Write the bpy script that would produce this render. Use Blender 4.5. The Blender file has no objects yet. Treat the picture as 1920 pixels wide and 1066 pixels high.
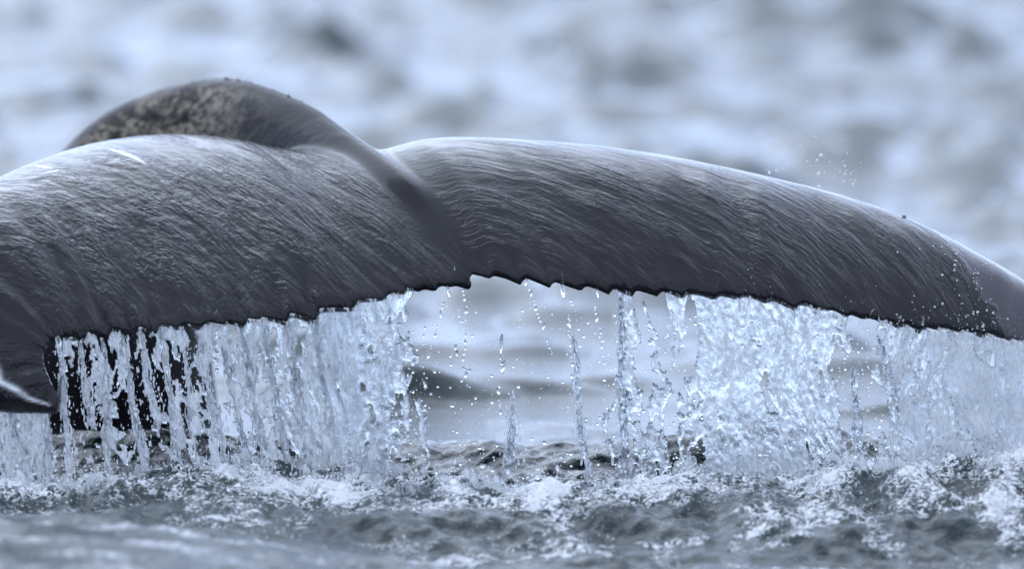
import bpy, math, random
import numpy as np
from mathutils import Vector
from mathutils.bvhtree import BVHTree

rad = math.radians
scene = bpy.context.scene
C = scene.collection

# ------------------------------------------------------------------ camera
CAM = np.array([0.0, -30.0, 3.5])
AIM = np.array([0.0, 0.0, 0.77])
DIST = float(np.linalg.norm(AIM - CAM))
VIEW_W = 4.0                                   # metres seen across at the flukes
cam_d = bpy.data.cameras.new('camera')
cam = bpy.data.objects.new('camera', cam_d); C.objects.link(cam)
cam.location = CAM
cam.rotation_euler = Vector(AIM - CAM).to_track_quat('-Z', 'Y').to_euler()
cam_d.sensor_width = 36.0
cam_d.lens = 36.0 * DIST / VIEW_W
cam_d.clip_start = 0.5; cam_d.clip_end = 9000
cam_d.dof.use_dof = True
cam_d.dof.focus_distance = DIST - 0.1
cam_d.dof.aperture_fstop = 1.0
scene.camera = cam

# ------------------------------------------------------------------ world, sun, exposure
SUN_EL, SUN_AZ = rad(38), rad(-26)
world = bpy.data.worlds.new('World'); scene.world = world; world.use_nodes = True
wn = world.node_tree; wn.nodes.clear()
sky = wn.nodes.new('ShaderNodeTexSky'); sky.sky_type = 'NISHITA'; sky.sun_disc = False
sky.sun_elevation = SUN_EL; sky.sun_rotation = SUN_AZ
sky.air_density = 0.5; sky.dust_density = 0.0; sky.ozone_density = 2.0
bg1 = wn.nodes.new('ShaderNodeBackground'); bg1.inputs['Strength'].default_value = 0.05
tint = wn.nodes.new('ShaderNodeMix'); tint.data_type = 'RGBA'; tint.blend_type = 'MULTIPLY'; tint.inputs[0].default_value = 1.0
tint.inputs[7].default_value = (0.60, 0.82, 1.15, 1)                       # the photograph's cold white balance
wn.links.new(sky.outputs[0], tint.inputs[6]); wn.links.new(tint.outputs[2], bg1.inputs['Color'])
bg2 = wn.nodes.new('ShaderNodeBackground')          # the even cloud deck
bg2.inputs['Color'].default_value = (0.73, 0.825, 1.0, 1); bg2.inputs['Strength'].default_value = 1.05
ad = wn.nodes.new('ShaderNodeAddShader'); wo = wn.nodes.new('ShaderNodeOutputWorld')
wn.links.new(bg1.outputs[0], ad.inputs[0]); wn.links.new(bg2.outputs[0], ad.inputs[1])
wn.links.new(ad.outputs[0], wo.inputs['Surface'])
sun_d = bpy.data.lights.new('sun', 'SUN'); sun_d.energy = 0.7; sun_d.angle = rad(60); sun_d.color = (0.80, 0.89, 1.0)
sun = bpy.data.objects.new('sun', sun_d); C.objects.link(sun)
sd = Vector((math.sin(SUN_AZ) * math.cos(SUN_EL), math.cos(SUN_AZ) * math.cos(SUN_EL), math.sin(SUN_EL)))
sun.rotation_euler = sd.to_track_quat('Z', 'Y').to_euler(); sun.location = (0, 0, 30)
scene.view_settings.view_transform = 'Standard'; scene.view_settings.look = 'None'
scene.view_settings.exposure = 0.58; scene.view_settings.gamma = 1.0
scene.view_settings.use_curve_mapping = False
cy = scene.cycles
cy.use_denoising = True
cy.max_bounces = 14; cy.transmission_bounces = 14; cy.glossy_bounces = 5; cy.diffuse_bounces = 3
cy.sample_clamp_indirect = 12.0

# ------------------------------------------------------------------ helpers
def P(px, py, y):
    """real position of a point seen at photo pixel (px,py) that stands at depth y"""
    px, py, y = np.broadcast_arrays(np.asarray(px, float), np.asarray(py, float), np.asarray(y, float))
    f = (AIM - CAM) / DIST; r = np.array([1.0, 0, 0]); u = np.cross(r, f)
    k = VIEW_W / DIST / 1920.0
    d = f + ((px - 960) * k)[..., None] * r + ((533 - py) * k)[..., None] * u
    t = (y - CAM[1]) / d[..., 1]
    return CAM + d * t[..., None]

def PX(px):                                     # photo column -> metres at the flukes
    return (np.asarray(px, float) - 960) * VIEW_W / 1920.0

def _hash(ix, iy, seed):
    h = (ix * 374761393 + iy * 668265263 + seed * 974711317) & 0xFFFFFFFF
    h = ((h ^ (h >> 13)) * 1274126177) & 0xFFFFFFFF
    h = ((h ^ (h >> 15)) * 2246822519) & 0xFFFFFFFF
    return (h ^ (h >> 16)) & 0xFFFFFFFF

def noise(x, y, seed=0):
    x = np.asarray(x, float); y = np.asarray(y, float); x, y = np.broadcast_arrays(x, y)
    ix = np.floor(x).astype(np.int64); iy = np.floor(y).astype(np.int64)
    fx = x - ix; fy = y - iy
    ux = fx * fx * fx * (fx * (fx * 6 - 15) + 10); uy = fy * fy * fy * (fy * (fy * 6 - 15) + 10)
    def g(a, b, dx, dy):
        th = _hash(a, b, seed) * (2 * math.pi / 4294967296.0)
        return np.cos(th) * dx + np.sin(th) * dy
    n00 = g(ix, iy, fx, fy); n10 = g(ix + 1, iy, fx - 1, fy)
    n01 = g(ix, iy + 1, fx, fy - 1); n11 = g(ix + 1, iy + 1, fx - 1, fy - 1)
    a = n00 + (n10 - n00) * ux; b = n01 + (n11 - n01) * ux
    return (a + (b - a) * uy) * 1.5

def fbm(x, y, seed=0, octaves=4, gain=0.5, lac=2.03):
    s = 0; a = 1.0; n = 0
    for k in range(octaves):
        s = s + a * noise(x, y, seed + 17 * k); n += a
        x = x * lac + 3.7; y = y * lac + 9.1; a *= gain
    return s / n * 1.4

def ridged(x, y, seed=0, octaves=3):
    s = 0; a = 1.0; n = 0
    for k in range(octaves):
        s = s + a * (1 - np.abs(noise(x, y, seed + 31 * k)) * 2); n += a
        x = x * 2.1 + 1.3; y = y * 2.1 + 5.2; a *= 0.5
    return s / n

def smooth(a, b, x):
    t = np.clip((x - a) / (b - a), 0, 1); return t * t * (3 - 2 * t)

def gauss(x, c, w): return np.exp(-((x - c) / w) ** 2)

def spline(pts, n):
    pts = np.asarray(pts, float); m = len(pts)
    ext = np.vstack([2 * pts[0] - pts[1], pts, 2 * pts[-1] - pts[-2]])
    u = np.linspace(0, m - 1 - 1e-9, n); i = u.astype(int); t = (u - i)[:, None]
    p0, p1, p2, p3 = ext[i], ext[i + 1], ext[i + 2], ext[i + 3]
    return 0.5 * (2 * p1 + (p2 - p0) * t + (2 * p0 - 5 * p1 + 4 * p2 - p3) * t ** 2 + (3 * p1 - p0 - 3 * p2 + p3) * t ** 3)

def mesh_from(name, V, F, shade=True):
    """V (n,3); F int array (m,3|4) or list of such arrays"""
    Fs = F if isinstance(F, list) else [F]
    Fs = [np.asarray(f, np.int32) for f in Fs if len(f)]
    me = bpy.data.meshes.new(name)
    me.vertices.add(len(V)); me.vertices.foreach_set('co', np.ascontiguousarray(V, np.float32).ravel())
    loops = np.concatenate([f.ravel() for f in Fs]).astype(np.int32)
    tot = np.concatenate([np.full(len(f), f.shape[1], np.int32) for f in Fs])
    start = np.concatenate([[0], np.cumsum(tot)[:-1]]).astype(np.int32)
    me.loops.add(len(loops)); me.loops.foreach_set('vertex_index', loops)
    me.polygons.add(len(tot)); me.polygons.foreach_set('loop_start', start); me.polygons.foreach_set('loop_total', tot)
    me.update(calc_edges=True); me.validate(clean_customdata=False)
    if shade: me.polygons.foreach_set('use_smooth', np.ones(len(me.polygons), bool))
    me.update()
    return me

def attr(me, name, data, kind='FLOAT'):
    a = me.attributes.new(name, kind, 'POINT')
    data = np.ascontiguousarray(data, np.float32)
    a.data.foreach_set('value' if kind == 'FLOAT' else 'vector', data.ravel())

def link(name, me, mat, parent=None, **props):
    o = bpy.data.objects.new(name, me); C.objects.link(o)
    if mat: me.materials.append(mat)
    if parent: o.parent = parent
    for k, v in props.items(): o[k] = v
    return o

def empty(name, loc, **props):
    o = bpy.data.objects.new(name, None); C.objects.link(o); o.location = loc
    o.empty_display_size = 0.1
    for k, v in props.items(): o[k] = v
    return o

def grid_faces(nr, nc, wrap_c=False):
    i = np.arange(nr - 1)[:, None]; j = np.arange(nc if wrap_c else nc - 1)[None, :]
    j2 = (j + 1) % nc
    return np.stack([i * nc + j, i * nc + j2, (i + 1) * nc + j2, (i + 1) * nc + j], -1).reshape(-1, 4)

class NT:
    def __init__(self, name):
        self.m = bpy.data.materials.new(name); self.m.use_nodes = True
        self.t = self.m.node_tree; self.t.nodes.clear()
        self.out = self.n('ShaderNodeOutputMaterial')
    def n(self, typ, **kw):
        nd = self.t.nodes.new(typ)
        for k, v in kw.items(): setattr(nd, k, v)
        return nd
    def l(self, a, b): self.t.links.new(a, b)
    def set(self, sock, v):
        if hasattr(v, 'is_output') or isinstance(v, bpy.types.NodeSocket): self.l(v, sock)
        else: sock.default_value = v
    def math(self, op, a, b=0.0, clamp=False):
        nd = self.n('ShaderNodeMath', operation=op); nd.use_clamp = clamp
        self.set(nd.inputs[0], a); self.set(nd.inputs[1], b); return nd.outputs[0]
    def attr(self, name, vec=False):
        nd = self.n('ShaderNodeAttribute'); nd.attribute_name = name
        return nd.outputs['Vector'] if vec else nd.outputs['Fac']
    def mapped(self, vec, scale):
        nd = self.n('ShaderNodeMapping'); self.l(vec, nd.inputs['Vector']); nd.inputs['Scale'].default_value = scale
        return nd.outputs[0]
    def noise(self, vec, scale, detail=3.0, rough=0.5, dist=0.0):
        nd = self.n('ShaderNodeTexNoise'); self.l(vec, nd.inputs['Vector'])
        nd.inputs['Scale'].default_value = scale; nd.inputs['Detail'].default_value = detail
        nd.inputs['Roughness'].default_value = rough; nd.inputs['Distortion'].default_value = dist
        return nd.outputs['Fac']
    def ramp(self, fac, a, b, lo=0.0, hi=1.0):
        nd = self.n('ShaderNodeMapRange'); nd.interpolation_type = 'SMOOTHSTEP'
        self.set(nd.inputs['Value'], fac)
        for k, v in zip(('From Min', 'From Max', 'To Min', 'To Max'), (a, b, lo, hi)): self.set(nd.inputs[k], v)
        return nd.outputs[0]
    def mix(self, fac, a, b):
        nd = self.n('ShaderNodeMix', data_type='RGBA'); self.set(nd.inputs[0], fac)
        self.set(nd.inputs[6], a); self.set(nd.inputs[7], b); return nd.outputs[2]
    def bump(self, h, strength, dist, nrm=None):
        nd = self.n('ShaderNodeBump'); self.l(h, nd.inputs['Height'])
        self.set(nd.inputs['Strength'], strength); nd.inputs['Distance'].default_value = dist
        if nrm is not None: self.l(nrm, nd.inputs['Normal'])
        return nd.outputs[0]

# ------------------------------------------------------------------ materials
def mat_skin():
    m = NT('wet_whale_skin')
    ab = m.attr('flow', True); film = m.attr('film'); barn = m.attr('barnacled'); scar = m.attr('scar')
    amp = m.attr('wrinkle'); matte = m.attr('matte')
    geo = m.n('ShaderNodeNewGeometry').outputs['Position']
    # long wrinkles running with the water: flow.x along, flow.y across
    wn_ = m.n('ShaderNodeTexNoise'); m.l(m.mapped(ab, (2.0, 5.0, 1)), wn_.inputs['Vector']); wn_.inputs['Scale'].default_value = 1.2
    wn_.inputs['Detail'].default_value = 2
    vm = m.n('ShaderNodeVectorMath', operation='MULTIPLY_ADD'); m.l(wn_.outputs['Color'], vm.inputs[0])
    vm.inputs[1].default_value = (0.14, 0.10, 0); m.l(ab, vm.inputs[2]); w = vm.outputs[0]
    n1 = m.noise(m.mapped(w, (7.5, 25, 1)), 1.0, 3.0, 0.55)
    n2 = m.noise(m.mapped(w, (20, 60, 1)), 1.0, 3.0, 0.6)
    n3 = m.noise(m.mapped(w, (2.5, 6, 1)), 1.0, 3.0, 0.55)
    n4 = m.noise(m.mapped(w, (5.0, 24, 1)), 1.0, 2.5, 0.55)
    cre = m.ramp(m.math('ABSOLUTE', m.math('SUBTRACT', n4, 0.5)), 0.0, 0.03, 1.0, 0.0)
    cre = m.math('MULTIPLY', cre, m.ramp(n3, 0.40, 0.56))
    h = m.math('ADD', m.math('MULTIPLY', n1, 1.25), m.math('MULTIPLY', n2, 0.5))
    h = m.math('MULTIPLY', h, m.ramp(n3, 0.32, 0.62, 0.15, 1.0))
    h = m.math('SUBTRACT', h, m.math('MULTIPLY', cre, 0.24))
    h = m.math('MULTIPLY', h, m.math('MULTIPLY', amp, m.math('SUBTRACT', 1.0, m.math('MULTIPLY', film, 0.85))))
    pits = m.noise(geo, 48, 4, 0.6)
    h = m.math('ADD', h, m.math('MULTIPLY', m.math('MULTIPLY', pits, amp), 0.24))
    fine = m.noise(geo, 160, 3, 0.6)
    rough_b = m.noise(geo, 45, 4, 0.65)
    h = m.math('ADD', h, m.math('MULTIPLY', m.math('MULTIPLY', rough_b, barn), 0.5))
    nrm = m.bump(h, 1.0, 0.011)
    nrm = m.bump(fine, 0.16, 0.002, nrm)
    c0 = m.mix(m.noise(geo, 3.0, 4, 0.6), (0.004, 0.0038, 0.005, 1), (0.010, 0.009, 0.012, 1))
    c0 = m.mix(film, c0, (0.045, 0.043, 0.052, 1))
    bn = m.noise(m.mapped(geo, (0.7, 1, 1.3)), 30, 7, 0.75, 0.3); bcol = m.mix(m.ramp(bn, 0.38, 0.60), (0.010, 0.009, 0.009, 1), (0.26, 0.225, 0.175, 1))
    c1 = m.mix(m.math('MULTIPLY', barn, m.ramp(m.noise(m.mapped(geo, (0.8, 0.8, 1.6)), 5, 6, 0.65, 0.5), 0.36, 0.50)), c0, bcol)
    c2 = m.mix(scar, c1, (0.62, 0.63, 0.66, 1))
    p = m.n('ShaderNodeBsdfPrincipled'); m.l(c2, p.inputs['Base Color'])
    rr = m.ramp(m.noise(m.mapped(w, (3, 14, 1)), 1.0, 3, 0.6), 0.3, 0.7, 0.07, 0.22)
    rr = m.math('ADD', rr, m.math('ADD', m.math('MULTIPLY', barn, 0.30), m.math('MULTIPLY', matte, 0.08))); m.l(rr, p.inputs['Roughness'])
    p.inputs['IOR'].default_value = 1.35; p.inputs['Specular IOR Level'].default_value = 0.12
    m.l(m.math('SUBTRACT', 0.80, m.math('MULTIPLY', m.math('MAXIMUM', barn, m.math('MULTIPLY', matte, 0.85)), 0.75)), p.inputs['Coat Weight']); p.inputs['Coat Roughness'].default_value = 0.09; p.inputs['Coat IOR'].default_value = 1.33
    m.l(nrm, p.inputs['Normal']); m.l(nrm, p.inputs['Coat Normal'])
    m.l(p.outputs[0], m.out.inputs['Surface'])
    return m.m

def mat_sea():
    m = NT('sea_water')
    geo = m.n('ShaderNodeNewGeometry').outputs['Position']; foam = m.attr('foam')
    b1 = m.noise(m.mapped(geo, (1, 0.55, 1)), 9, 4, 0.55, 0.3)
    b2 = m.noise(m.mapped(geo, (1, 0.7, 1)), 45, 4, 0.6, 0.5)
    nrm = m.bump(b1, 0.28, 0.03)
    lump = m.noise(geo, 70, 4, 0.65, 0.8)
    hh = m.math('ADD', m.math('MULTIPLY', b2, 0.6), m.math('MULTIPLY', m.math('MULTIPLY', lump, foam), 1.6))
    nrm = m.bump(hh, 0.6, 0.015, nrm)
    lace = m.ramp(m.noise(geo, 38, 5, 0.7, 1.2), 0.44, 0.60)
    fm = m.math('MULTIPLY', m.ramp(m.math('ADD', foam, m.math('MULTIPLY', m.math('SUBTRACT', lace, 0.6), 0.7)), 0.2, 0.9), 0.85, True)
    col = m.mix(m.noise(geo, 1.2, 2), (0.002, 0.011, 0.012, 1), (0.004, 0.018, 0.018, 1))
    p = m.n('ShaderNodeBsdfPrincipled'); m.l(col, p.inputs['Base Color'])
    p.inputs['Roughness'].default_value = 0.06; p.inputs['IOR'].default_value = 1.34; m.l(nrm, p.inputs['Normal'])
    f = m.n('ShaderNodeBsdfPrincipled'); f.inputs['Base Color'].default_value = (0.86, 0.88, 0.90, 1)
    f.inputs['Roughness'].default_value = 0.25; f.inputs['IOR'].default_value = 1.33; m.l(nrm, f.inputs['Normal'])
    mx = m.n('ShaderNodeMixShader'); m.l(fm, mx.inputs[0]); m.l(p.outputs[0], mx.inputs[1]); m.l(f.outputs[0], mx.inputs[2])
    m.l(mx.outputs[0], m.out.inputs['Surface'])
    return m.m

def mat_fall():
    m = NT('falling_water')
    geo = m.n('ShaderNodeNewGeometry').outputs['Position']; foam = m.attr('foam')
    b = m.noise(m.mapped(geo, (1, 1, 0.45)), 170, 5, 0.7, 0.4)
    nrm = m.bump(b, 0.8, 0.006)
    g = m.n('ShaderNodeBsdfGlass'); g.inputs['IOR'].default_value = 1.33; g.inputs['Roughness'].default_value = 0.02
    g.inputs['Color'].default_value = (0.97, 0.985, 1, 1); m.l(nrm, g.inputs['Normal'])
    d = m.n('ShaderNodeBsdfDiffuse'); d.inputs['Color'].default_value = (0.92, 0.935, 0.95, 1); m.l(nrm, d.inputs['Normal'])
    t = m.n('ShaderNodeBsdfTranslucent'); t.inputs['Color'].default_value = (0.92, 0.935, 0.95, 1); m.l(nrm, t.inputs['Normal'])
    gl = m.n('ShaderNodeBsdfGlossy'); gl.inputs['Roughness'].default_value = 0.12; m.l(nrm, gl.inputs['Normal'])
    a = m.n('ShaderNodeMixShader'); a.inputs[0].default_value = 0.58; m.l(d.outputs[0], a.inputs[1]); m.l(t.outputs[0], a.inputs[2])
    a2 = m.n('ShaderNodeMixShader'); a2.inputs[0].default_value = 0.12; m.l(a.outputs[0], a2.inputs[1]); m.l(gl.outputs[0], a2.inputs[2])
    fl = m.ramp(m.noise(m.mapped(geo, (1, 1, 0.28)), 52, 4, 0.65, 0.8), 0.44, 0.64)
    fm = m.math('MULTIPLY', m.ramp(m.math('ADD', foam, m.math('MULTIPLY', m.math('SUBTRACT', fl, 0.55), 0.9)), 0.22, 0.72), 0.96, True)
    mx = m.n('ShaderNodeMixShader'); m.l(fm, mx.inputs[0]); m.l(g.outputs[0], mx.inputs[1]); m.l(a2.outputs[0], mx.inputs[2])
    m.l(mx.outputs[0], m.out.inputs['Surface'])
    return m.m

def mat_drop():
    m = NT('water_drop')
    g = m.n('ShaderNodeBsdfGlass'); g.inputs['IOR'].default_value = 1.33; g.inputs['Roughness'].default_value = 0.0
    m.l(g.outputs[0], m.out.inputs['Surface']); return m.m

def mat_froth():
    m = NT('white_froth')
    p = m.n('ShaderNodeBsdfPrincipled'); p.inputs['Base Color'].default_value = (0.90, 0.92, 0.95, 1)
    p.inputs['Roughness'].default_value = 0.2; p.inputs['IOR'].default_value = 1.33
    p.inputs['Transmission Weight'].default_value = 0.5
    m.l(p.outputs[0], m.out.inputs['Surface']); return m.m

def mat_barnacle():
    m = NT('barnacle_shell')
    geo = m.n('ShaderNodeNewGeometry').outputs['Position']
    c = m.mix(m.noise(geo, 90, 4, 0.6), (0.03, 0.028, 0.03, 1), (0.16, 0.145, 0.13, 1))
    p = m.n('ShaderNodeBsdfPrincipled'); m.l(c, p.inputs['Base Color']); p.inputs['Roughness'].default_value = 0.45
    m.l(p.outputs[0], m.out.inputs['Surface']); return m.m

M_SKIN, M_SEA, M_FALL, M_DROP, M_FROTH, M_BARN = mat_skin(), mat_sea(), mat_fall(), mat_drop(), mat_froth(), mat_barnacle()

# ------------------------------------------------------------------ sea
def sea_height(x, y):
    """height and foam of the water surface, metres"""
    near = gauss(y, -0.2, 3.2)
    # open swell and chop
    wx = x + 0.5 * fbm(x * 0.3, y * 0.3, 5, 2); wy = y + 0.6 * fbm(x * 0.3, y * 0.3, 6, 2)
    open_ = 0.15 * noise(wx * 0.22, wy * 0.30, 11) + 0.06 * noise(wx * 0.5 + 0.2 * wy, wy * 0.75, 12) \
        + 0.035 * noise(wx * 1.1, wy * 1.7, 13) + 0.016 * noise(wx * 2.6, wy * 4.0, 14) \
        + 0.52 * np.clip(noise(wx * 0.85, wy * 1.35, 15) - 0.38, 0, 1) + 0.36 * np.clip(noise(wx * 1.4, wy * 2.4, 16) - 0.36, 0, 1)
    far = 0.6 * smooth(1.0, 7.0, y) + 0.4 * smooth(6, 20, y) + smooth(-6, -12, y)
    z = open_ * (0.25 + 0.75 * np.clip(far, 0, 1))
    foam = np.zeros_like(z)
    # dark hump of water just behind the falling curtain
    z = z + 0.125 * gauss(y, 0.52 + 0.10 * noise(x * 0.9, 0, 21), 0.27) * (0.8 + 0.5 * noise(x * 1.1, 3.3, 22)) + 0.016 * gauss(y, 0.35, 0.5) * fbm(x * 6, y * 9, 26, 3)
    # churned ridge in front of the curtain
    yc = -0.75 + 0.22 * noise(x * 0.8, 1.5, 23)
    rid = np.where(y > yc, gauss(y, yc, 0.34), gauss(y, yc, 0.6))
    hr = 0.085 + 0.05 * noise(x * 1.3, 7.7, 24) + 0.05 * smooth(PX(1150), PX(1800), x) - 0.02 * smooth(PX(700), PX(1000), x) * (1 - smooth(PX(1000), PX(1300), x))
    z = z + hr * rid - (0.10 - 0.05 * smooth(PX(1000), PX(150), x)) * gauss(y, -1.95, 0.55)
    # long smooth swell lying in front, on the left
    sw = smooth(PX(1000), PX(150), x)
    z = z + sw * 0.15 * smooth(-1.35, -2.15, y + 0.22 * (x + 1.2)) * smooth(-9, -5, y)
    # churn
    ch = np.clip(gauss(y, -0.6, 0.75) * 1.1 + 0.2 * gauss(y, 0.4, 0.8) + 0.25 * gauss(y, -2.2, 1.2) * (1 - 0.75 * sw), 0, 1.2)
    big = ridged(x * 2.9 + 0.5 * y, y * 2.2, 35, 2) - 0.45
    lump = 0.055 * big + 0.035 * fbm(x * 5, y * 4.2, 31, 3, 0.55) + 0.022 * (ridged(x * 9 + 0.3 * y, y * 6, 32, 2) - 0.4)
    z = z + ch * lump
    fg = smooth(-0.7, -1.3, y) * smooth(-9, -4, y)
    z = z + fg * (1 - 0.6 * sw) * (0.035 * fbm(x * 3.2 + 0.8 * y, y * 3.0, 33, 3, 0.55) + 0.012 * noise(x * 11 + 3 * y, y * 8, 34))
    # foam cover
    heavy = gauss(y, yc + 0.1, 0.42) * (0.75 + 0.25 * smooth(PX(200), PX(350), x))
    base = gauss(y, 0.0, 0.25) * (0.9 * smooth(PX(780), PX(640), x) * smooth(PX(180), PX(300), x) + 0.9 * smooth(PX(1230), PX(1320), x))
    streak = 0.75 * smooth(-0.9, -1.5, y) * smooth(-6, -3, y) * smooth(0.12, 0.42, fbm(x * 1.6 + 1.1 * y, y * 3.2 - 0.6 * x, 41, 5, 0.6) + 0.10 * sw)
    foam = heavy * (0.62 + 0.9 * fbm(x * 3.0, y * 2.4, 42, 4) + 0.9 * big) + base * (0.8 + 0.4 * fbm(x * 5, y * 4, 43, 3)) + streak
    foam = foam + 0.55 * gauss(y, -1.3, 0.6) * smooth(0.1, 0.5, fbm(x * 4, y * 2.0, 44, 4)) * (1 - 0.5 * sw)
    return z, np.clip(foam, 0, 1.2)

xs_c = np.arange(-2.5, 2.5001, 0.0115)
gx = 2.5 + np.concatenate([np.cumsum(0.02 * 1.07 ** np.arange(80)), ])
xs_f = gx[gx < 60]; xs_f = np.concatenate([xs_f, [90, 150, 300, 700, 2000, 5000]])
XS = np.concatenate([-xs_f[::-1], xs_c, xs_f])
ys_c = np.arange(-3.2, 1.6, 0.0145)
gy = 1.6 + np.cumsum(np.clip(0.02 * 1.02 ** np.arange(400), 0, 0.25)); gy = gy[gy < 70]
YS = np.concatenate([[-3000, -900, -300, -120], np.arange(-60, -8, 1.0), np.arange(-8, -3.2, 0.08), ys_c, gy,
                     np.arange(71, 120, 1.0), [125, 135, 150, 175, 210, 260, 330, 450, 700, 1200, 2500, 6000]])
GX, GY = np.meshgrid(XS, YS)
SZ, SF = sea_height(GX, GY)
lod = np.clip(1 - (np.abs(GY) - 60) / 90, 0, 1) * np.clip(1 - (np.abs(GX) - 30) / 40, 0, 1)
SZ = SZ * lod
me = mesh_from('sea', np.stack([GX, GY, SZ], -1).reshape(-1, 3), grid_faces(len(YS), len(XS)))
attr(me, 'foam', SF.ravel())
sea = link('sea', me, M_SEA, kind='structure', label='choppy grey green sea with churned foam around the whale tail')

# ------------------------------------------------------------------ whale
L_LE = [(700, 294, .86), (560, 300, 1.13), (420, 287, 1.36), (280, 277, 1.35), (150, 288, 1.08), (10, 333, .66), (-105, 400, .25),
        (-160, 520, -.10), (-145, 665, -.32), (-40, 762, -.47), (108, 776, -.53)]
L_TE = [(884, 531, -.06), (775, 540, -.10), (640, 572, -.15), (480, 598, -.20), (330, 608, -.28), (205, 618, -.35), (130, 632, -.40),
        (92, 646, -.45), (82, 672, -.49), (92, 706, -.52), (114, 750, -.54)]
R_LE = [(700, 294, .86), (800, 272, .92), (920, 270, .90), (1080, 279, .82), (1240, 300, .80), (1400, 331, .75), (1550, 367, .70),
        (1700, 418, .60), (1830, 483, .50), (1930, 542, .40), (2030, 618, .30), (2090, 694, .15)]
R_TE = [(884, 512, -.05), (960, 516, -.08), (1060, 530, -.10), (1180, 540, -.10), (1310, 548, -.10), (1450, 560, -.10), (1580, 584, -.08),
        (1710, 610, -.05), (1820, 622, 0), (1920, 642, .03), (2010, 686, .05), (2090, 704, .1)]
L_TEETH = [886, 850, 822, 792, 762, 728, 672, 600, 545, 490, 465, 425, 382, 340, 300, 255, 210, 165, 125]
R_TEETH = [884, 925, 985, 1040, 1098, 1150, 1192, 1240, 1288, 1350, 1392, 1445, 1500, 1560, 1592, 1625, 1660, 1690, 1730, 1760, 1805, 1850, 1895, 1960, 2030]

def fluke(LEp, TEp, teeth, side, NS=420, NT_=54):
    le_px = spline(LEp, NS); te_px = spline(TEp, NS)
    # notches: each lobe swells downwards and is cut back sharply on its right
    tt = np.array(sorted(teeth)); x = te_px[:, 0]
    k = np.clip(np.searchsorted(tt, x, side='left'), 1, len(tt) - 1)
    a, b = tt[k - 1], tt[k]; f = np.clip((x - a) / (b - a), 0, 1)
    lobe = (f ** 1.4) * (1 - smooth(0.76, 1.0, f)); depth = np.clip((b - a) * 0.46, 13, 24) * (1.0 if side < 0 else 0.72) * (0.45 + 0.95 * (np.abs(np.sin(k * 12.9898 + side)) * 437.5 % 1.0))
    fade = smooth(75, 125, x) if side < 0 else 1 - smooth(2000, 2060, x)
    te_px = te_px.copy(); te_px[:, 1] += lobe * depth * fade; te_px[:, 0] += lobe * 6 * fade
    LE = P(le_px[:, 0], le_px[:, 1], le_px[:, 2]); TE = P(te_px[:, 0], te_px[:, 1], te_px[:, 2])
    te_s = P(spline(TEp, NS)[:, 0], spline(TEp, NS)[:, 1], spline(TEp, NS)[:, 2])
    mid = (LE + te_s) / 2; tan = np.gradient(mid, axis=0); tan /= np.linalg.norm(tan, axis=1, keepdims=True)
    tooth = TE - te_s; c = te_s - LE; ch = np.linalg.norm(c, axis=1)
    n = np.cross(tan, c) * (1 if side < 0 else -1)
    n /= np.linalg.norm(n, axis=1, keepdims=True)
    if n[NS // 4, 2] < 0: n = -n
    for _ in range(12): n[1:-1] = (n[:-2] + 2 * n[1:-1] + n[2:]) / 4
    n /= np.linalg.norm(n, axis=1, keepdims=True)
    nr = np.cross(np.array([1.0, 0, 0]), c[0]); nr /= np.linalg.norm(nr); nr = nr if nr[2] > 0 else -nr
    kk = smooth(0.0, 0.14, np.linspace(0, 1, NS))[:, None]; n = nr * (1 - kk) + n * kk; n /= np.linalg.norm(n, axis=1, keepdims=True)
    t = 0.5 - 0.5 * np.cos(np.linspace(0, math.pi, NT_))
    T = np.concatenate([t, t[-2:0:-1]]); up = np.concatenate([np.ones(NT_), -np.ones(NT_ - 2)])
    s = np.linspace(0, 1, NS)
    tau = np.interp(s, [0, .5, .85, 1], [.155, .14, .26, .8])
    camb = np.interp(s, [0, .3, .7, 1], [.055, .075, .06, .0])
    naca = 5 * (.2969 * np.sqrt(T) - .126 * T - .3516 * T ** 2 + .2843 * T ** 3 - .1036 * T ** 4)
    r = np.minimum(0.027 * (0.85 + 0.6 * noise(np.linspace(0, 26, NS), 2.5 + side, 88)), ch * 0.3)
    lipw = np.clip((T[None] - (1 - r / ch)[:, None]) / (r / ch)[:, None], 0, 1)
    lip = r[:, None] * np.sqrt(np.clip(1 - lipw ** 2, 0, 1)) * smooth(0.0, 0.5, T)[None]
    half = (tau * ch)[:, None] * naca[None] * 0.85 + lip
    off = (camb * ch)[:, None] * (4 * T * (1 - T))[None] + half * up[None] * np.where(up > 0, 1, .8)[None]
    V = LE[:, None] + c[:, None] * T[None, :, None] + n[:, None] * off[..., None] + tooth[:, None] * (smooth(0.86, 0.99, T)[None, :, None])
    nc = len(T); F = [grid_faces(NS, nc, True)]
    Vf = V.reshape(-1, 3); Vf = np.vstack([Vf, V[0].mean(0), V[-1].mean(0)]); c0 = NS * nc
    j = np.arange(nc); j2 = (j + 1) % nc
    F.append(np.stack([j2, j, np.full(nc, c0)], -1)); e = (NS - 1) * nc
    F.append(np.stack([e + j, e + j2, np.full(nc, c0 + 1)], -1))
    arc = np.concatenate([[0], np.cumsum(np.linalg.norm(np.diff(mid, axis=0), axis=1))])
    S = np.repeat(arc, nc); TT = (np.tile(T, NS)) * np.repeat(ch, nc); U = np.tile(up, NS)
    SN = np.repeat(s, nc)
    info = np.stack([S, TT, U, SN, np.tile(T, NS)], -1); info = np.vstack([info, info[0], info[-1]])
    return Vf, F, info, TE, LE

LV, LF, LI, L_TE3, L_LE3 = fluke(L_LE, L_TE, L_TEETH, -1)
RV, RF, RI, R_TE3, R_LE3 = fluke(R_LE, R_TE, R_TEETH, 1)

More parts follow.
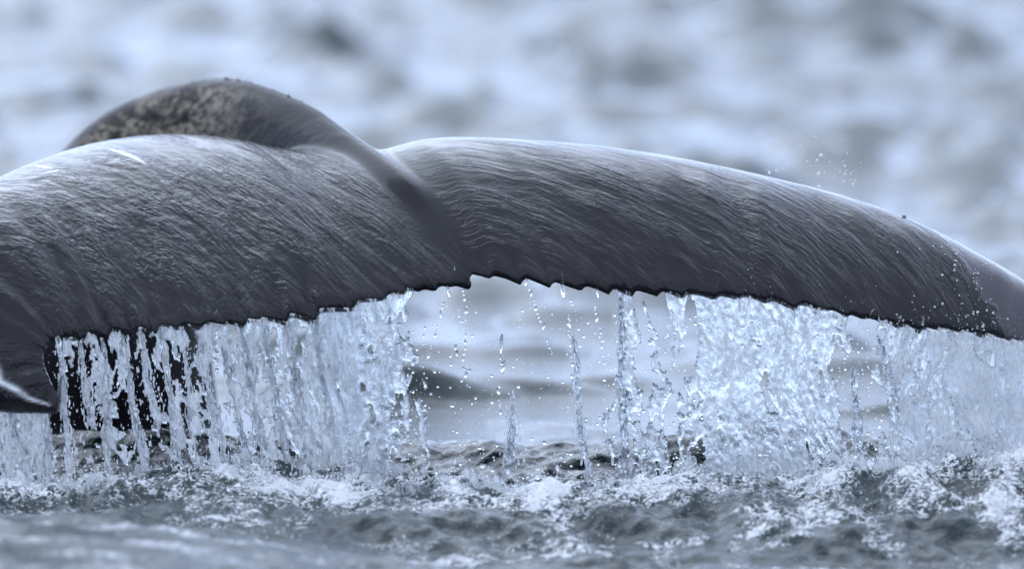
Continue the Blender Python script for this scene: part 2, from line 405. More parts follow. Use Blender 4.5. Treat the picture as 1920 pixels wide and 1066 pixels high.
# tail stock: rises out of the sea far left, arches over and runs down into the notch
STK = [(876, 500, .06, .020, .07), (848, 458, .13, .032, .08), (805, 408, .235, .045, .055), (748, 350, .41, .062, .055),
       (655, 300, .85, .095, .080), (550, 278, 1.34, .180, .12), (430, 268, 1.80, .240, .18), (320, 296, 2.08, .26, .22),
       (232, 366, 2.22, .29, .28), (195, 470, 2.32, .34, .36), (195, 620, 2.38, .40, .46), (200, 800, 2.42, .44, .50), (200, 1010, 2.45, .48, .52)]
NSK, NCK = 260, 64
sp = spline(STK, NSK); sc_ = P(sp[:, 0], sp[:, 1], sp[:, 2])
tan = np.gradient(sc_, axis=0); tan /= np.linalg.norm(tan, axis=1, keepdims=True)
side_v = np.cross(tan, np.array([0.25, -0.35, 1.0])); side_v /= np.linalg.norm(side_v, axis=1, keepdims=True)
up_v = np.cross(side_v, tan)
th = np.linspace(0, 2 * math.pi, NCK, endpoint=False)
cu, su = np.cos(th), np.sin(th)
keel = 1 + 0.12 * np.clip(cu, 0, 1) ** 6
KV = sc_[:, None] + up_v[:, None] * (sp[:, 3:4] * (cu * keel)[None])[..., None] + side_v[:, None] * (sp[:, 4:5] * su[None])[..., None]
arc = np.concatenate([[0], np.cumsum(np.linalg.norm(np.diff(sc_, axis=0), axis=1))])
KI = np.stack([np.repeat(arc, NCK), (th[None] * sp[:, 4:5]).ravel(), np.tile(cu, NSK), np.repeat(np.linspace(0, 1, NSK), NCK), np.tile(su, NSK)], -1)
KVf = np.vstack([KV.reshape(-1, 3), KV[0].mean(0), KV[-1].mean(0)]); KI = np.vstack([KI, KI[0], KI[-1]])
j = np.arange(NCK); j2 = (j + 1) % NCK; e = (NSK - 1) * NCK
KF = [grid_faces(NSK, NCK, True), np.stack([j2, j, np.full(NCK, NSK * NCK)], -1), np.stack([e + j, e + j2, np.full(NCK, NSK * NCK + 1)], -1)]

def outward(V, Fs):
    """flip the faces when the closed surface is inside out"""
    vol = 0
    for f in Fs:
        for k in range(1, f.shape[1] - 1):
            vol += np.einsum('ij,ij->i', V[f[:, 0]], np.cross(V[f[:, k]], V[f[:, k + 1]])).sum()
    return Fs if vol > 0 else [f[:, ::-1] for f in Fs]
LF, RF, KF = outward(LV, LF), outward(RV, RF), outward(KVf, KF)
o1, o2 = len(LV), len(LV) + len(RV)
allV = np.vstack([LV, RV, KVf])
raw = mesh_from('raw', allV, [f for f in LF] + [f + o1 for f in RF] + [f + o2 for f in KF])
tmp = bpy.data.objects.new('raw', raw); C.objects.link(tmp)
rm = tmp.modifiers.new('r', 'REMESH'); rm.mode = 'VOXEL'; rm.voxel_size = 0.0088; rm.use_smooth_shade = True
dg = bpy.context.evaluated_depsgraph_get()
body_me = bpy.data.meshes.new_from_object(tmp.evaluated_get(dg))
bpy.data.objects.remove(tmp); bpy.data.meshes.remove(raw)
body_me.name = 'whale_tail'
nv = len(body_me.vertices); BV = np.empty(nv * 3, np.float32); body_me.vertices.foreach_get('co', BV); BV = BV.reshape(-1, 3).astype(float)
ne = len(body_me.edges); E = np.empty(ne * 2, np.int32); body_me.edges.foreach_get('vertices', E); E = E.reshape(-1, 2)
deg = np.bincount(E.ravel(), minlength=nv).astype(float)[:, None]
def lap(A):
    out = np.zeros_like(A)
    for k in range(A.shape[1]):
        out[:, k] = np.bincount(E[:, 0], A[E[:, 1], k], nv) + np.bincount(E[:, 1], A[E[:, 0], k], nv)
    return out / np.maximum(deg, 1)
for _ in range(2): BV = BV + 0.5 * (lap(BV) - BV)
dmin = np.full(nv, 9.0)
for q in sc_[::4]:
    if q[1] < 1.0: dmin = np.minimum(dmin, np.linalg.norm(BV - q, axis=1))
dnotch = np.linalg.norm(BV - P(880, 525, -.05), axis=1)
wgt = (smooth(0.30, 0.08, dmin) * smooth(0.03, 0.2, dnotch))[:, None]
for _ in range(42): BV = BV + 0.5 * wgt * (lap(BV) - BV)
body_me.vertices.foreach_set('co', BV.astype(np.float32).ravel()); body_me.update()

# carry the surface coordinates over to the joined skin
def lookup(V, Fs, I):
    tris = []
    for f in Fs:
        tris.append(f[:, [0, 1, 2]])
        if f.shape[1] == 4: tris.append(f[:, [0, 2, 3]])
    tris = np.vstack(tris)
    bvh = BVHTree.FromPolygons([tuple(v) for v in V], [tuple(int(q) for q in t) for t in tris])
    idx = np.zeros(nv, np.int64); dist = np.zeros(nv); loc = np.zeros((nv, 3))
    for i, p in enumerate(BV):
        l_, _, k, d = bvh.find_nearest(p)
        idx[i] = k; dist[i] = d; loc[i] = l_
    t = tris[idx]; a, b, c = V[t[:, 0]], V[t[:, 1]], V[t[:, 2]]
    v0, v1, v2 = b - a, c - a, loc - a
    d00 = (v0 * v0).sum(1); d01 = (v0 * v1).sum(1); d11 = (v1 * v1).sum(1); d20 = (v2 * v0).sum(1); d21 = (v2 * v1).sum(1)
    den = np.where(np.abs(d00 * d11 - d01 * d01) < 1e-18, 1e-18, d00 * d11 - d01 * d01)
    w1 = np.clip((d11 * d20 - d01 * d21) / den, 0, 1); w2 = np.clip((d00 * d21 - d01 * d20) / den, 0, 1); w0 = 1 - w1 - w2
    return I[t[:, 0]] * w0[:, None] + I[t[:, 1]] * w1[:, None] + I[t[:, 2]] * w2[:, None], dist
iL, dL = lookup(LV, LF, LI); iR, dR = lookup(RV, RF, RI); iK, dK = lookup(KVf, KF, KI)
part = np.argmin(np.stack([dL, dR, dK], -1), 1)
flow = np.zeros((nv, 3))
# left: the wrinkles run from the leading edge to the trailing edge
flow[:, 0] = np.where(part == 0, iL[:, 1], 0); flow[:, 1] = np.where(part == 0, iL[:, 0] + 0.42 * iL[:, 1], 0)
# right: they fan outwards along the fluke
X, Tm = iR[:, 0], iR[:, 1]
bR = Tm - 0.24 * X - 0.055 * X ** 2 - 0.18 * Tm * X
flow[part == 1, 0] = (X + 0.35 * Tm)[part == 1] * 0.8; flow[part == 1, 1] = bR[part == 1] * 1.0 + 20
flow[part == 2, 0] = iK[part == 2, 0]; flow[part == 2, 1] = iK[part == 2, 1] + 50
amp = np.where(part == 2, 0.18, 1.0)
amp = np.where((part == 0) & (iL[:, 2] < 0) | (part == 1) & (iR[:, 2] < 0), 0.35, amp)
other = np.sort(np.stack([dL, dR, dK], -1), 1)[:, 1]
amp = amp * smooth(0.004, 0.05, other)
amp = np.where(part == 0, amp * (0.7 + 0.55 * smooth(0.15, 0.75, iL[:, 4])), amp)
amp = np.where(part == 1, amp * (0.62 + 0.35 * smooth(0.2, 0.8, iR[:, 4])) * (0.40 + 0.60 * smooth(0.05, 0.6, iR[:, 0])), amp)
A1 = amp[:, None].copy()
for _ in range(4): A1 = 0.5 * A1 + 0.5 * lap(A1)
amp = A1[:, 0] * smooth(0.0, 0.035, other)
# smooth unwrinkled skin past a clear border on the right fluke
xb = np.interp(iR[:, 4], [0, .35, 1], [PX(1735), PX(1800), PX(1885)]) + 0.035 * fbm(BV[:, 0] * 9, BV[:, 1] * 9 + BV[:, 2] * 7, 61, 4)
film = np.where(part == 1, smooth(-0.012, 0.012, BV[:, 0] - xb), 0.0)
# barnacled, mottled brown patch along the tail stock's near flank
facing = np.where(part == 2, 1.0, 0.0)
u = BV[:, 0]; hump_top = BV[:, 2]
sN = iK[:, 3]
near_side = BV[:, 1] < np.interp(BV[:, 0], sc_[::-1, 0][np.argsort(sc_[::-1, 0])], sc_[np.argsort(sc_[:, 0]), 1]) + 0.10
barn = facing * near_side * smooth(0.40, 0.52, sN) * smooth(0.99, 0.86, iK[:, 2]) * smooth(0.8, 0.7, sN)
# pale scars
scar = np.zeros(nv)
tipw = (part == 0) & (iL[:, 3] > 0.80)
scar = np.where(tipw, (iL[:, 2] > 0) * gauss(iL[:, 4], 0.56 + 0.06 * noise(iL[:, 0] * 12, 0, 3), 0.045) * (0.85 + 0.6 * fbm(BV[:, 0] * 22, BV[:, 2] * 22, 71, 3)) * smooth(0.80, 0.84, iL[:, 3]) * (1 - smooth(0.975, 0.99, iL[:, 3])), 0)
body_me.materials.clear()
def scratch(px0, py0, px1, py1, w, k):
    global scar
    # nearest skin along the two picture rays, then a line on the skin between them
    from mathutils import Vector as V3
    bv = BVHTree.FromPolygons([tuple(v) for v in LV], [tuple(int(q) for q in f) for f in LF[0]])
    e = []
    for (a, b) in ((px0, py0), (px1, py1)):
        d = P(a, b, 0.0) - CAM; h = bv.ray_cast(V3(CAM), V3(d).normalized())[0]
        e.append(np.array(h if h is not None else P(a, b, 0.3)))
    ab = e[1] - e[0]; tpar = np.clip(((BV - e[0]) @ ab) / (ab @ ab), 0, 1)
    d = np.linalg.norm(BV - (e[0] + tpar[:, None] * ab), axis=1)
    scar = np.maximum(scar, k * smooth(1.0, 0.55, d / (w * np.sin(np.pi * np.clip(tpar, .04, .96)) ** .6)))
scratch(204, 279, 272, 306, 0.020, 1.0); scratch(66, 310, 98, 316, 0.014, 0.8); scratch(80, 326, 110, 318, 0.013, 0.9)
attr(body_me, 'flow', flow, 'FLOAT_VECTOR'); attr(body_me, 'wrinkle', amp); attr(body_me, 'film', film)
mt = (facing * smooth(0.16, 0.40, sN))[:, None]
for _ in range(30): mt = 0.5 * mt + 0.5 * lap(mt)
attr(body_me, 'matte', mt[:, 0]); attr(body_me, 'barnacled', barn); attr(body_me, 'scar', np.clip(scar, 0, 1))
body_me.polygons.foreach_set('use_smooth', np.ones(len(body_me.polygons), bool))
whale = empty('humpback_whale', (float(sc_[0][0]), float(sc_[0][1]), 0.0),
              label='dark wet humpback whale tail arching over the sea, water pouring off its flukes', category='whale')
def child(name, me, mat, **props):
    o = link(name, me, mat, whale, **props); o.matrix_parent_inverse = whale.matrix_world.inverted(); return o
bpy.context.view_layer.update()
child('body', body_me, M_SKIN)

# ------------------------------------------------------------------ falling water
def te_curve(lo_px=92):
    L = L_TE3[L_TE3[:, 0] > PX(lo_px)]; L = L[np.argsort(L[:, 0])]; R = R_TE3[np.argsort(R_TE3[:, 0])]
    return np.vstack([L[L[:, 0] < R[0, 0] - 0.002], R])
TEC = te_curve()

def sheet(name, x0, x1, top_fn, cover, slant, seed, whit, yoff, label, dx=0.0048, dv=0.0062, mesh_only=False, z_end=-0.03, wob=0.02, sf=21.0, sa=0.62, ba=0.42, vf=1.0, bf=1.5):
    nx = int((x1 - x0) / dx) + 1
    xi = np.linspace(x0, x1, nx); top = top_fn(xi)
    hmax = (top[:, 2] - z_end).max(); nvv = int(hmax / dv) + 1
    v = np.linspace(0, 1, nvv)
    XI, VV = np.meshgrid(xi, v)
    H = (top[:, 2] - z_end)[None]; D = VV * H                     # metres fallen
    rr = random.Random(seed)
    sl = np.interp(XI, *slant)
    xx = XI + sl * D * (0.5 + 0.6 * D) + wob * fbm(XI * 3, D * 2.2, seed + 1, 3) * smooth(0, .25, D)
    yy = top[:, 1][None] + yoff + 0.07 * fbm(XI * 2.1, D * 1.4, seed + 2, 3) * smooth(0, .3, D) - 0.10 * D ** 2
    zz = top[:, 2][None] - D
    st = fbm(XI * sf + 0.8 * fbm(XI * 5, D * 4, seed + 9, 2), D * 1.9, seed + 3, 4, 0.6)
    brk = fbm(XI * 11 * bf, D * 7 * bf, seed + 4, 4, 0.62)
    Fld = cover(XI, D) + sa * st + ba * brk * smooth(0.0, 0.25, D)
    keep_v = Fld > 0
    cell = keep_v[:-1, :-1] & keep_v[1:, :-1] & keep_v[:-1, 1:] & keep_v[1:, 1:]
    used = np.zeros_like(keep_v); full = np.zeros(keep_v.shape, int)
    for a in (0, 1):
        for b in (0, 1):
            used[a:nvv - 1 + a, b:nx - 1 + b] |= cell
            full[a:nvv - 1 + a, b:nx - 1 + b] += cell
    edge = used & (full < 4)
    th_ = (0.0022 + 0.0085 * np.sqrt(np.clip(Fld, 0, 0.8))) * (0.75 + 0.6 * ridged(XI * 14, D * 3.2, seed + 5, 2))
    th_ = np.clip(th_, 0.0008, None)
    f1 = 0.0020 * fbm(XI * 44, D * 11 * vf, seed + 6, 3, 0.6) + 0.0030 * noise(XI * 92, D * 34 * vf, seed + 12)
    f2 = 0.0020 * fbm(XI * 42 + 9, D * 11 * vf, seed + 7, 3, 0.6) + 0.0030 * noise(XI * 88, D * 36 * vf, seed + 13)
    # crest ropes bulge forward
    rope = np.clip(ridged(XI * 9 + 0.6 * fbm(XI * 4, D * 3, seed + 10, 2), D * 1.5, seed + 8, 2) - 0.55, 0, 1)
    yf = yy - th_ - f1 - 0.02 * rope; yb = yy + th_ + f2
    mid = (yf + yb) / 2; yf = np.minimum(yf, mid - 0.0006); yb = np.maximum(yb, mid + 0.0006)
    fm = np.interp(XI, *whit) * (1.0 + 0.9 * smooth(0.35, 0.9, D)) + 1.0 * rope + 0.35 * st
    idx_f = -np.ones(used.shape, np.int64); nu = used.sum(); idx_f[used] = np.arange(nu)
    idx_b = idx_f.copy(); inner = used & ~edge; ni = inner.sum(); idx_b[inner] = nu + np.arange(ni)
    yfe = np.where(edge, mid, yf)
    V = np.vstack([np.stack([xx[used], yfe[used], zz[used]], -1), np.stack([xx[inner], yb[inner], zz[inner]], -1)])
    foam = np.concatenate([fm[used], fm[inner]])
    def quads(ix): return np.stack([ix[:-1, :-1][cell], ix[1:, :-1][cell], ix[1:, 1:][cell], ix[:-1, 1:][cell]], -1)
    qf, qb = quads(idx_f), quads(idx_b)[:, ::-1]
    same = (qf == qb[:, ::-1]).all(1)                              # cells with no inside would be double faces
    me = mesh_from(name, V, [qf[~same], qb[~same]])
    attr(me, 'foam', np.clip(foam, 0, 1.3))
    return link(name, me, M_FALL, kind='stuff', label=label, category='water')

def top_on_te(xi):
    return np.stack([xi, np.interp(xi, TEC[:, 0], TEC[:, 1]) + 0.006, np.interp(xi, TEC[:, 0], TEC[:, 2]) + 0.008], -1)
def tab(*pairs):
    a = np.array(pairs, float); return PX(a[:, 0]), a[:, 1]
SLANT = tab((0, .1), (150, .15), (300, .26), (480, .24), (620, .12), (760, 0), (1100, .02), (1250, .12), (1450, .18), (1600, .05), (1900, .08))
WHITE = tab((0, .55), (150, .52), (400, .50), (560, .42), (660, .16), (780, .05), (1150, .06), (1500, .08), (1640, .30), (1750, .52), (1950, .55))

covA = tab((85, -.2), (120, -.06), (240, -.04), (330, .03), (430, .18), (560, .42), (640, .55), (700, .42), (760, .14), (800, -.25), (840, -.55), (960, -.66), (1010, -1.3))
def cover_left(X_, D): return np.interp(X_ + 0.05 * fbm(D * 5, X_ * 2, 77, 4), *covA) + 0.12 * smooth(0.0, 0.05, 0.05 - D)
sheet('water_curtain', PX(90), PX(1010), top_on_te, cover_left, SLANT, 100, WHITE, 0.0,
      'stringy white curtain of water falling from the left fluke', sf=13.0, sa=0.8, ba=0.75, vf=0.5, bf=2.3)
covA2 = tab((85, -1.5), (240, -1.2), (400, -1.0), (560, -.2), (640, .25), (720, .1), (790, -.6), (815, -1.2))
sheet('water_curtain', PX(90), PX(815), top_on_te, lambda X_, D: np.interp(X_, *covA2), SLANT, 160, WHITE, 0.13,
      'second thinner veil of water hanging behind the left fluke curtain', dx=0.0062, dv=0.008)
covB = tab((960, -1.3), (1010, -.66), (1100, -.5), (1145, -.22), (1165, .25), (1190, -.05), (1240, .0), (1290, .15), (1330, .4), (1530, .4), (1570, .1), (1592, -.3), (1625, -.35), (1655, .25), (1700, .5), (1950, .65))
def cover_right(X_, D): return np.interp(X_ + 0.045 * fbm(D * 5, X_ * 3, 78, 4), *covB) + 0.25 * smooth(0.35, 0.7, D) * gauss(X_, PX(1200), .12) + 0.45 * smooth(.3, .55, D) * gauss(X_, PX(1600), .03)
sheet('water_curtain', PX(960), PX(1990), top_on_te, cover_right, SLANT, 200, WHITE, 0.0,
      'clear glassy curtain of water falling from the right fluke')
covB2 = tab((1580, -1.2), (1640, -.3), (1700, .2), (1950, .4))
sheet('water_curtain', PX(1590), PX(1990), top_on_te, lambda X_, D: np.interp(X_, *covB2), SLANT, 260, WHITE, -0.10,
      'white splashing veil of water in front of the right fluke tip', dx=0.0062, dv=0.008, wob=0.06, sf=9.0, sa=0.85, ba=0.6)
# water running off the drooping left tip
tipL = np.array([P(a, b, c) for a, b, c in ((-140, 700, -.42), (-60, 748, -.48), (0, 757, -.5), (60, 766, -.52), (112, 758, -.53))])
def top_tip(xi): return np.stack([xi, np.interp(xi, tipL[:, 0], tipL[:, 1]) + 0.02, np.interp(xi, tipL[:, 0], tipL[:, 2])], -1)
covT = tab((-140, .3), (0, .25), (60, .3), (95, .35), (112, -.3), (120, -1.2))
sheet('water_curtain', PX(-130), PX(118), top_tip, lambda X_, D: np.interp(X_, *covT), SLANT, 300, WHITE, 0.0,
      'short white curtain of water running off the drooping left fluke tip')

def ico(level):
    import bmesh
    bm = bmesh.new(); bmesh.ops.create_icosphere(bm, subdivisions=level, radius=1.0)
    V = np.array([v.co[:] for v in bm.verts]); F = np.array([[v.index for v in f.verts] for f in bm.faces]); bm.free(); return V, F
ICO = {1: ico(1), 2: ico(2)}
PATHS = []
# single strands: wobbling, necking ropes of water
def strand(px0, py0, y0, px1, py1, r0, r1, seed, foam, label, group, nf=1, spread=0.02):
    a, b = P(px0, py0, y0), P(px1, py1, y0 - 0.05); ln = np.linalg.norm(b - a); m = 7 if nf > 1 else 9
    PATHS.append((a, b, nf))
    rr = random.Random(seed); Vs, Fs, Fo, off = [], [[], []], [], 0
    for q in range(nf):
        lo = 0.0 if q == 0 else rr.random() ** 2 * 0.6; hi = 1.0 if q < 2 else min(1.0, lo + 0.3 + 0.6 * rr.random())
        n = max(12, int(ln * (hi - lo) / 0.0075)); s = np.linspace(lo, hi, n); sm = s * ln; sd_ = seed + q * 13
        c = a + (b - a) * s[:, None]
        amp_ = (0.014 if nf > 1 else 0.016) * smooth(0, .25, s)
        c[:, 0] += amp_ * fbm(sm * 3.0, seed * 1.7, seed, 3) + (q > 0) * spread * (0.25 + smooth(0, .6, s)) * fbm(sm * 3.6, sd_ * 1.3, sd_ + 4, 3) * 2.0
        c[:, 1] += amp_ * fbm(sm * 4, sd_ * 2.3 + 9, sd_ + 1, 3)
        k0 = 1.0 if q == 0 else 0.30 + 0.35 * rr.random()
        r = (r0 + (r1 - r0) * s) * k0 * (0.45 + 0.9 * np.clip(0.5 + 1.1 * fbm(sm * 17, sd_ * 0.9, sd_ + 2, 4), 0.06, 1.5))
        e_ = (s - lo) / (hi - lo); r = r * smooth(0, .03, e_ + .012) * smooth(1.0, .95, e_ - .01)
        th2 = np.linspace(0, 2 * math.pi, m, endpoint=False)
        rad_ = r[:, None] * (1 + 0.55 * fbm(np.cos(th2)[None] * 1.4 + sm[:, None] * 26, np.sin(th2)[None] * 1.4 + sm[:, None] * 11, sd_ + 3, 3))
        V = c[:, None] + np.array([1.0, 0, 0]) * (rad_ * np.cos(th2))[..., None] * 1.1 + np.array([0, 1.0, 0]) * (rad_ * np.sin(th2))[..., None] * 0.8
        V = V.reshape(-1, 3); Vs.append(V)
        f = outward(V, [grid_faces(n, m, True), np.arange(m)[::-1][None], ((n - 1) * m + np.arange(m))[None]])
        Fs[0].append(f[0] + off); Fs[1] += [f[1] + off, f[2] + off]; off += len(V)
        Fo.append(np.repeat(foam * (0.7 + 0.8 * fbm(sm * 9, sd_ * 3.3, sd_ + 5, 2)), m))
    me = mesh_from('water_strand', np.vstack(Vs), [np.vstack(Fs[0]), np.vstack(Fs[1])])
    attr(me, 'foam', np.clip(np.concatenate(Fo), 0, 1.2))
    return link('water_strand', me, M_FALL, label=label, category='water strand', group=group)

GS = 'white strands of water below the left fluke'
LS = 'white twisting strand of falling water below the left fluke'
rnd = random.Random(4)
for k, (x0, yt, x1, yb_) in enumerate([(112, 655, 138, 930), (150, 645, 172, 800), (192, 640, 205, 900), (228, 632, 272, 905), (262, 628, 300, 800),
                                       (300, 622, 345, 910), (345, 625, 372, 905), (368, 628, 430, 900), (410, 625, 470, 905), (452, 618, 505, 900),
                                       (492, 612, 548, 905), (535, 604, 588, 905), (590, 598, 640, 905), (20, 762, 45, 940), (85, 768, 95, 945)]):
    strand(x0 - 3, yt - 26, np.interp(PX(x0), TEC[:, 0], TEC[:, 1]) + 0.035 if k < 13 else -.47, x1, yb_, 0.006 + 0.004 * rnd.random(), 0.008 + 0.006 * rnd.random(), 500 + k * 7, 1.2, LS, GS, 5, 0.014)
def bead_chain(px0, py0, y0, px1, py1, r, seed, label, group):
    a, b = P(px0, py0, y0), P(px1, py1, y0 - 0.03); g = np.random.default_rng(seed); Vs, Fs, off, t = [], [], 0, 0.0
    V0, F0 = ICO[2]; ln = np.linalg.norm(b - a)
    while t < 1:
        rr_ = r * (0.3 + 0.9 * g.random() ** 2) * (1 - 0.35 * t); tall = 1 + (4.5 * (1 - t) + 1.0) * g.random() ** 2
        c = a + (b - a) * t + np.array([0.020 * fbm(t * ln * 9, seed, seed, 3) * min(1, t * 5), 0, 0]); ang = 0.5 * g.normal()
        v = V0 * rr_ * np.array([1, 1, tall]) * (1 + 0.1 * g.normal(size=(len(V0), 1)))
        v = np.stack([v[:, 0] + v[:, 2] * ang * 0.35, v[:, 1], v[:, 2]], -1) + c
        Vs.append(v); Fs.append(F0 + off); off += len(v); t += (rr_ * tall * (1.0 + 2.6 * g.random() * (0.3 + t))) / ln * 1.3
    me = mesh_from('water_strand', np.vstack(Vs), np.vstack(Fs))
    return link('water_drops', me, M_DROP, kind='stuff', label=label, category='spray', group=group)
OWN = {2: 'slanting chain of clear drops leaving the right fluke beside the notch', 6: 'tall column of water at the inner edge of the clear right curtain',
       8: 'tapering cone of water standing on the dark water under the notch', 9: 'ragged column of water in the slot between the right fluke curtains'}
GC = 'clear strands of water in the open gap'
LC = 'clear thin strand of water dripping into the gap under the notch'
for k, (x0, yt, x1, yb_, r0, r1) in enumerate([(868, 548, 876, 690, .007, .004), (842, 548, 800, 640, .006, .004), (985, 532, 1040, 640, .014, .006), (1055, 540, 1068, 600, .009, .007),
                                               (1068, 600, 1072, 680, .010, .006), (1120, 552, 1122, 610, .004, .004), (1163, 552, 1170, 880, .016, .020),
                                               (1075, 640, 1100, 885, .010, .018), (962, 750, 955, 890, .006, .028), (1600, 700, 1606, 900, .014, .024), (1645, 640, 1700, 800, .010, .012), (940, 650, 935, 745, .005, .006)]):
    if r1 < .0075:
        bead_chain(x0, yt - 6, np.interp(PX(x0), TEC[:, 0], TEC[:, 1]) + 0.004, x1, yb_ + 30, .0085, 700 + k * 5, OWN.get(k, 'chain of clear drops dripping from the edge into the gap under the notch'), GC); continue
    strand(x0, yt - 12, np.interp(PX(x0), TEC[:, 0], TEC[:, 1]) + 0.012, x1, yb_, r0 * .62, r1 * .62, 700 + k * 5, 0.16, OWN.get(k, LC), GC, 1 if r1 < .01 else 5, .016)

# ------------------------------------------------------------------ drops and froth
rng = np.random.default_rng(11)
def blobs(name, pos, r, mat, label, level=1, stretch=0.35, cat='spray', tall=1.0):
    V0, F0 = ICO[level]; n = len(pos)
    sc3 = r[:, None] * (1 + stretch * (rng.random((n, 3)) - 0.5) * 2)
    sc3[:, 2] *= 1 + (tall - 1) * rng.random(n)
    V = V0[None] * sc3[:, None, :]
    V = V * (1 + 0.22 * rng.standard_normal((n, len(V0), 1)) * (0.6 if level == 1 else 0.25)) + pos[:, None]
    F = (F0[None] + (np.arange(n) * len(V0))[:, None, None]).reshape(-1, 3)
    me = mesh_from(name, V.reshape(-1, 3), F)
    return link(name, me, mat, kind='stuff', label=label, category=cat)

def in_px(n, x0, x1, y0, y1, d0, d1):
    return P(rng.uniform(x0, x1, n), rng.uniform(y0, y1, n), rng.uniform(d0, d1, n))
def radii(n, lo, hi, p=2.5): return lo + (hi - lo) * rng.random(n) ** p

# drops seen in the open gap
gp = [p for p in PATHS[15:] if p[0][0] < PX(1200)] + [(P(a, 560, -.1), P(a + 10, 860, -.12), 1) for a in (842, 868, 1000, 1060, 1072, 1120)]
pos = np.vstack([in_px(120, 790, 1160, 560, 890, -.25, .10)] + [np.array([a + (b - a) * rng.random() + rng.normal(0, 1, 3) * np.array([.05, .05, .06]) for _ in range(22)]) for a, b, _n in gp])
blobs('water_drops', pos, radii(len(pos), .0014, .0075, 3.5), M_DROP, 'scattered clear drops falling through the gap under the notch', 2)
pos = np.vstack([in_px(2600, 1150, 1920, 590, 900, -.3, .0), in_px(160, 1540, 1720, 560, 900, -.3, .0), in_px(900, 640, 800, 600, 900, -.3, -.05)])
blobs('water_drops', pos, radii(len(pos), .001, .0055, 4), M_DROP, 'clear drops in front of the falling curtains', 1, tall=1.6)
pos = in_px(420, 90, 700, 640, 920, -.5, -.05); blobs('water_drops', pos, radii(420, .001, .0055, 4), M_FROTH, 'white drops thrown off the left fluke curtain', 1, tall=3.0)
pl = [p for p in PATHS if p[2] > 1]
def along(n, jit):
    out = []
    for _ in range(n):
        a, b, _n = pl[rng.integers(len(pl))]; t = rng.random() ** 0.8
        out.append(a + (b - a) * t + rng.normal(0, 1, 3) * np.array([jit, jit, 0.01]) * (0.4 + 0.9 * t))
    return np.array(out)
pos = along(5200, 0.017); blobs('water_drops', pos, radii(len(pos), .0012, .0042, 2.5), M_FROTH, 'fine white threads of drops along the falling strands', 1, tall=5.0)
# tossed spray above the right fluke
pos = np.vstack([in_px(26, 1490, 1640, 290, 350, .3, .6), in_px(14, 1420, 1600, 255, 330, .3, .6)])
blobs('water_drops', pos, radii(len(pos), .0022, .007), M_FROTH, 'small bright drops tossed above the right fluke', 2)
# froth and spray bursting from the churned ridge
def on_sea(n, x0, x1, y0, y1, lift, thr):
    x = rng.uniform(PX(x0), PX(x1), n); y = rng.uniform(y0, y1, n); z, f = sea_height(x, y)
    k = f > thr * rng.random(n) + 0.12; x, y, z = x[k], y[k], z[k]
    return np.stack([x, y, z + lift * rng.random(len(x)) ** 2.2], -1)
pos = on_sea(15000, -60, 1980, -1.9, 0.15, 0.06, 1.0)
blobs('froth', pos, radii(len(pos), .0018, .006, 3), M_FROTH, 'white froth tossed along the churned ridge of water', 1, cat='foam')
pos = on_sea(2500, -60, 1980, -1.3, 0.1, 0.16, 1.0)
blobs('water_drops', pos, radii(len(pos), .0025, .009, 3), M_DROP, 'clear drops leaping from the churned ridge of water', 1)

# ragged splashes standing up from the churned water
for k, (yr, hh, a, b, cv) in enumerate([(-0.02, .13, 250, 760, .25), (0.02, .12, 1230, 1990, .3), (-0.4, .09, 150, 1990, -.1), (-0.72, .10, -60, 1990, -.1)]):
    def top_splash(xi, yr=yr, hh=hh, k=k):
        yy_ = yr + 0.14 * noise(xi * 1.6, k * 3.1, 900 + k)
        z0 = sea_height(xi, yy_)[0]
        return np.stack([xi, yy_, z0 + hh * (0.55 + 0.8 * np.clip(0.5 + fbm(xi * 2.6, k * 5.0, 910 + k, 3), 0, 1.3))], -1)
    def cov_splash(X_, D, hh=hh, cv=cv, k=k):
        return cv - 0.75 + 1.1 * D / hh
    sheet('splash', PX(a), PX(b), top_splash, cov_splash, (np.array([0.0]), np.array([0.0])), 920 + 20 * k, tab((-100, .55), (900, .40), (1400, .5), (2000, .5)), 0.0,
          ['foamy splash at the foot of the left curtain', 'foamy splash at the foot of the right curtain', 'low splash just before the falling curtains', 'ragged crest of the churned ridge of water'][k],
          dx=0.0065, dv=0.0065, z_end=-0.02, wob=0.03)

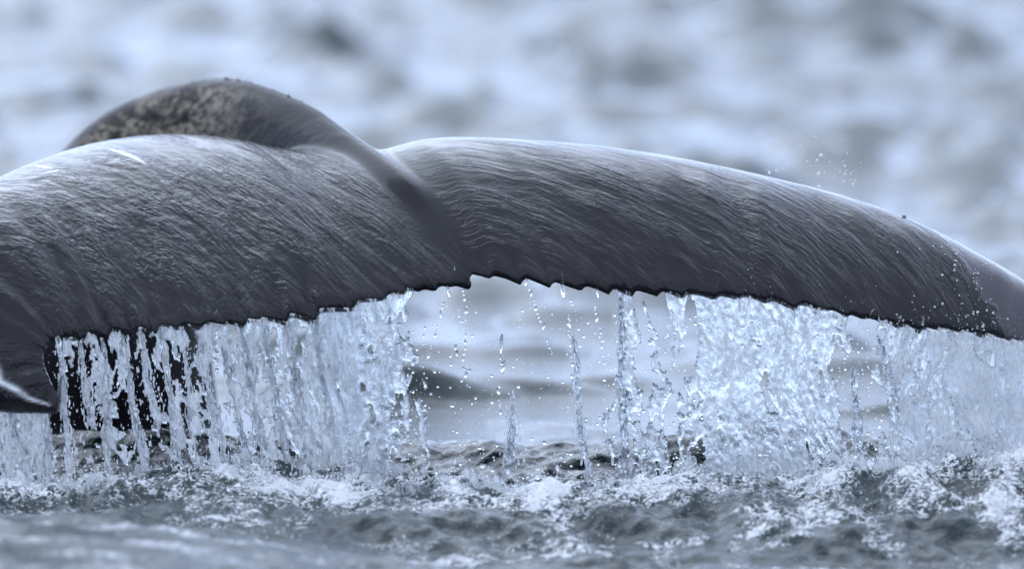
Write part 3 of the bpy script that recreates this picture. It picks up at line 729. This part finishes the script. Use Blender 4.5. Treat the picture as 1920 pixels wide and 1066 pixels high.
bvh = BVHTree.FromPolygons([tuple(v) for v in BV], [tuple(p.vertices) for p in body_me.polygons])
# splashed drops clinging to the right fluke
pts = []
for _ in range(270):
    t = rng.random(); u_ = rng.normal(0, 1)
    if rng.random() < 0.62: a, b = 1770 + 70 * t + 32 * u_, 455 + 185 * t
    else: a, b = rng.uniform(1380, 1840), rng.uniform(470, 640)
    h = bvh.ray_cast(Vector(CAM), Vector(P(a, b, 0.0) - CAM).normalized())
    if h[0] is not None: pts.append(np.array(h[0]) + np.array(h[1]) * 0.002)
pts = np.array(pts); blobs('water_drops', pts, radii(len(pts), .0008, .0055, 4), M_FROTH, 'white splashed drops clinging to the outer right fluke', 1)

# barnacles on the crest of the tail stock
BC = None
for k, (a, b) in enumerate([(362, 160), (424, 158), (431, 155), (447, 156), (462, 158), (470, 160), (512, 168), (541, 184), (566, 196), (1695, 413)]):
    best = None
    for dyp in range(-14, 40, 2):                                   # first hit going down from the skyline
        d = Vector(P(a, b + dyp, 0.0) - CAM).normalized(); h = bvh.ray_cast(Vector(CAM), d)
        if h[0] is not None: best = h; break
    if best is None: continue
    if BC is None:
        m = 9; prof = [(1.0, -0.3), (0.95, 0.15), (0.62, 0.75), (0.45, 0.85), (0.30, 0.55), (0.0, 0.45)]
        V = []; 
        for r_, z_ in prof:
            for q in range(m):
                t_ = 2 * math.pi * q / m; w_ = 1 + 0.13 * math.sin(3.1 * q)
                V.append((r_ * w_ * math.cos(t_), r_ * w_ * math.sin(t_), z_))
        BC = mesh_from('barnacle', np.array(V), grid_faces(len(prof), m, True), shade=False); BC.materials.append(M_BARN)
    o = bpy.data.objects.new('barnacle', BC); C.objects.link(o); o.parent = whale
    o.matrix_parent_inverse = whale.matrix_world.inverted()
    o.location = best[0]; o.rotation_euler = best[1].to_track_quat('Z', 'Y').to_euler()
    s_ = (0.004, 0.009, 0.005, 0.007, 0.004, 0.005, 0.004, 0.008, 0.004, 0.010)[k]; o.scale = (s_, s_, s_ * 0.9)
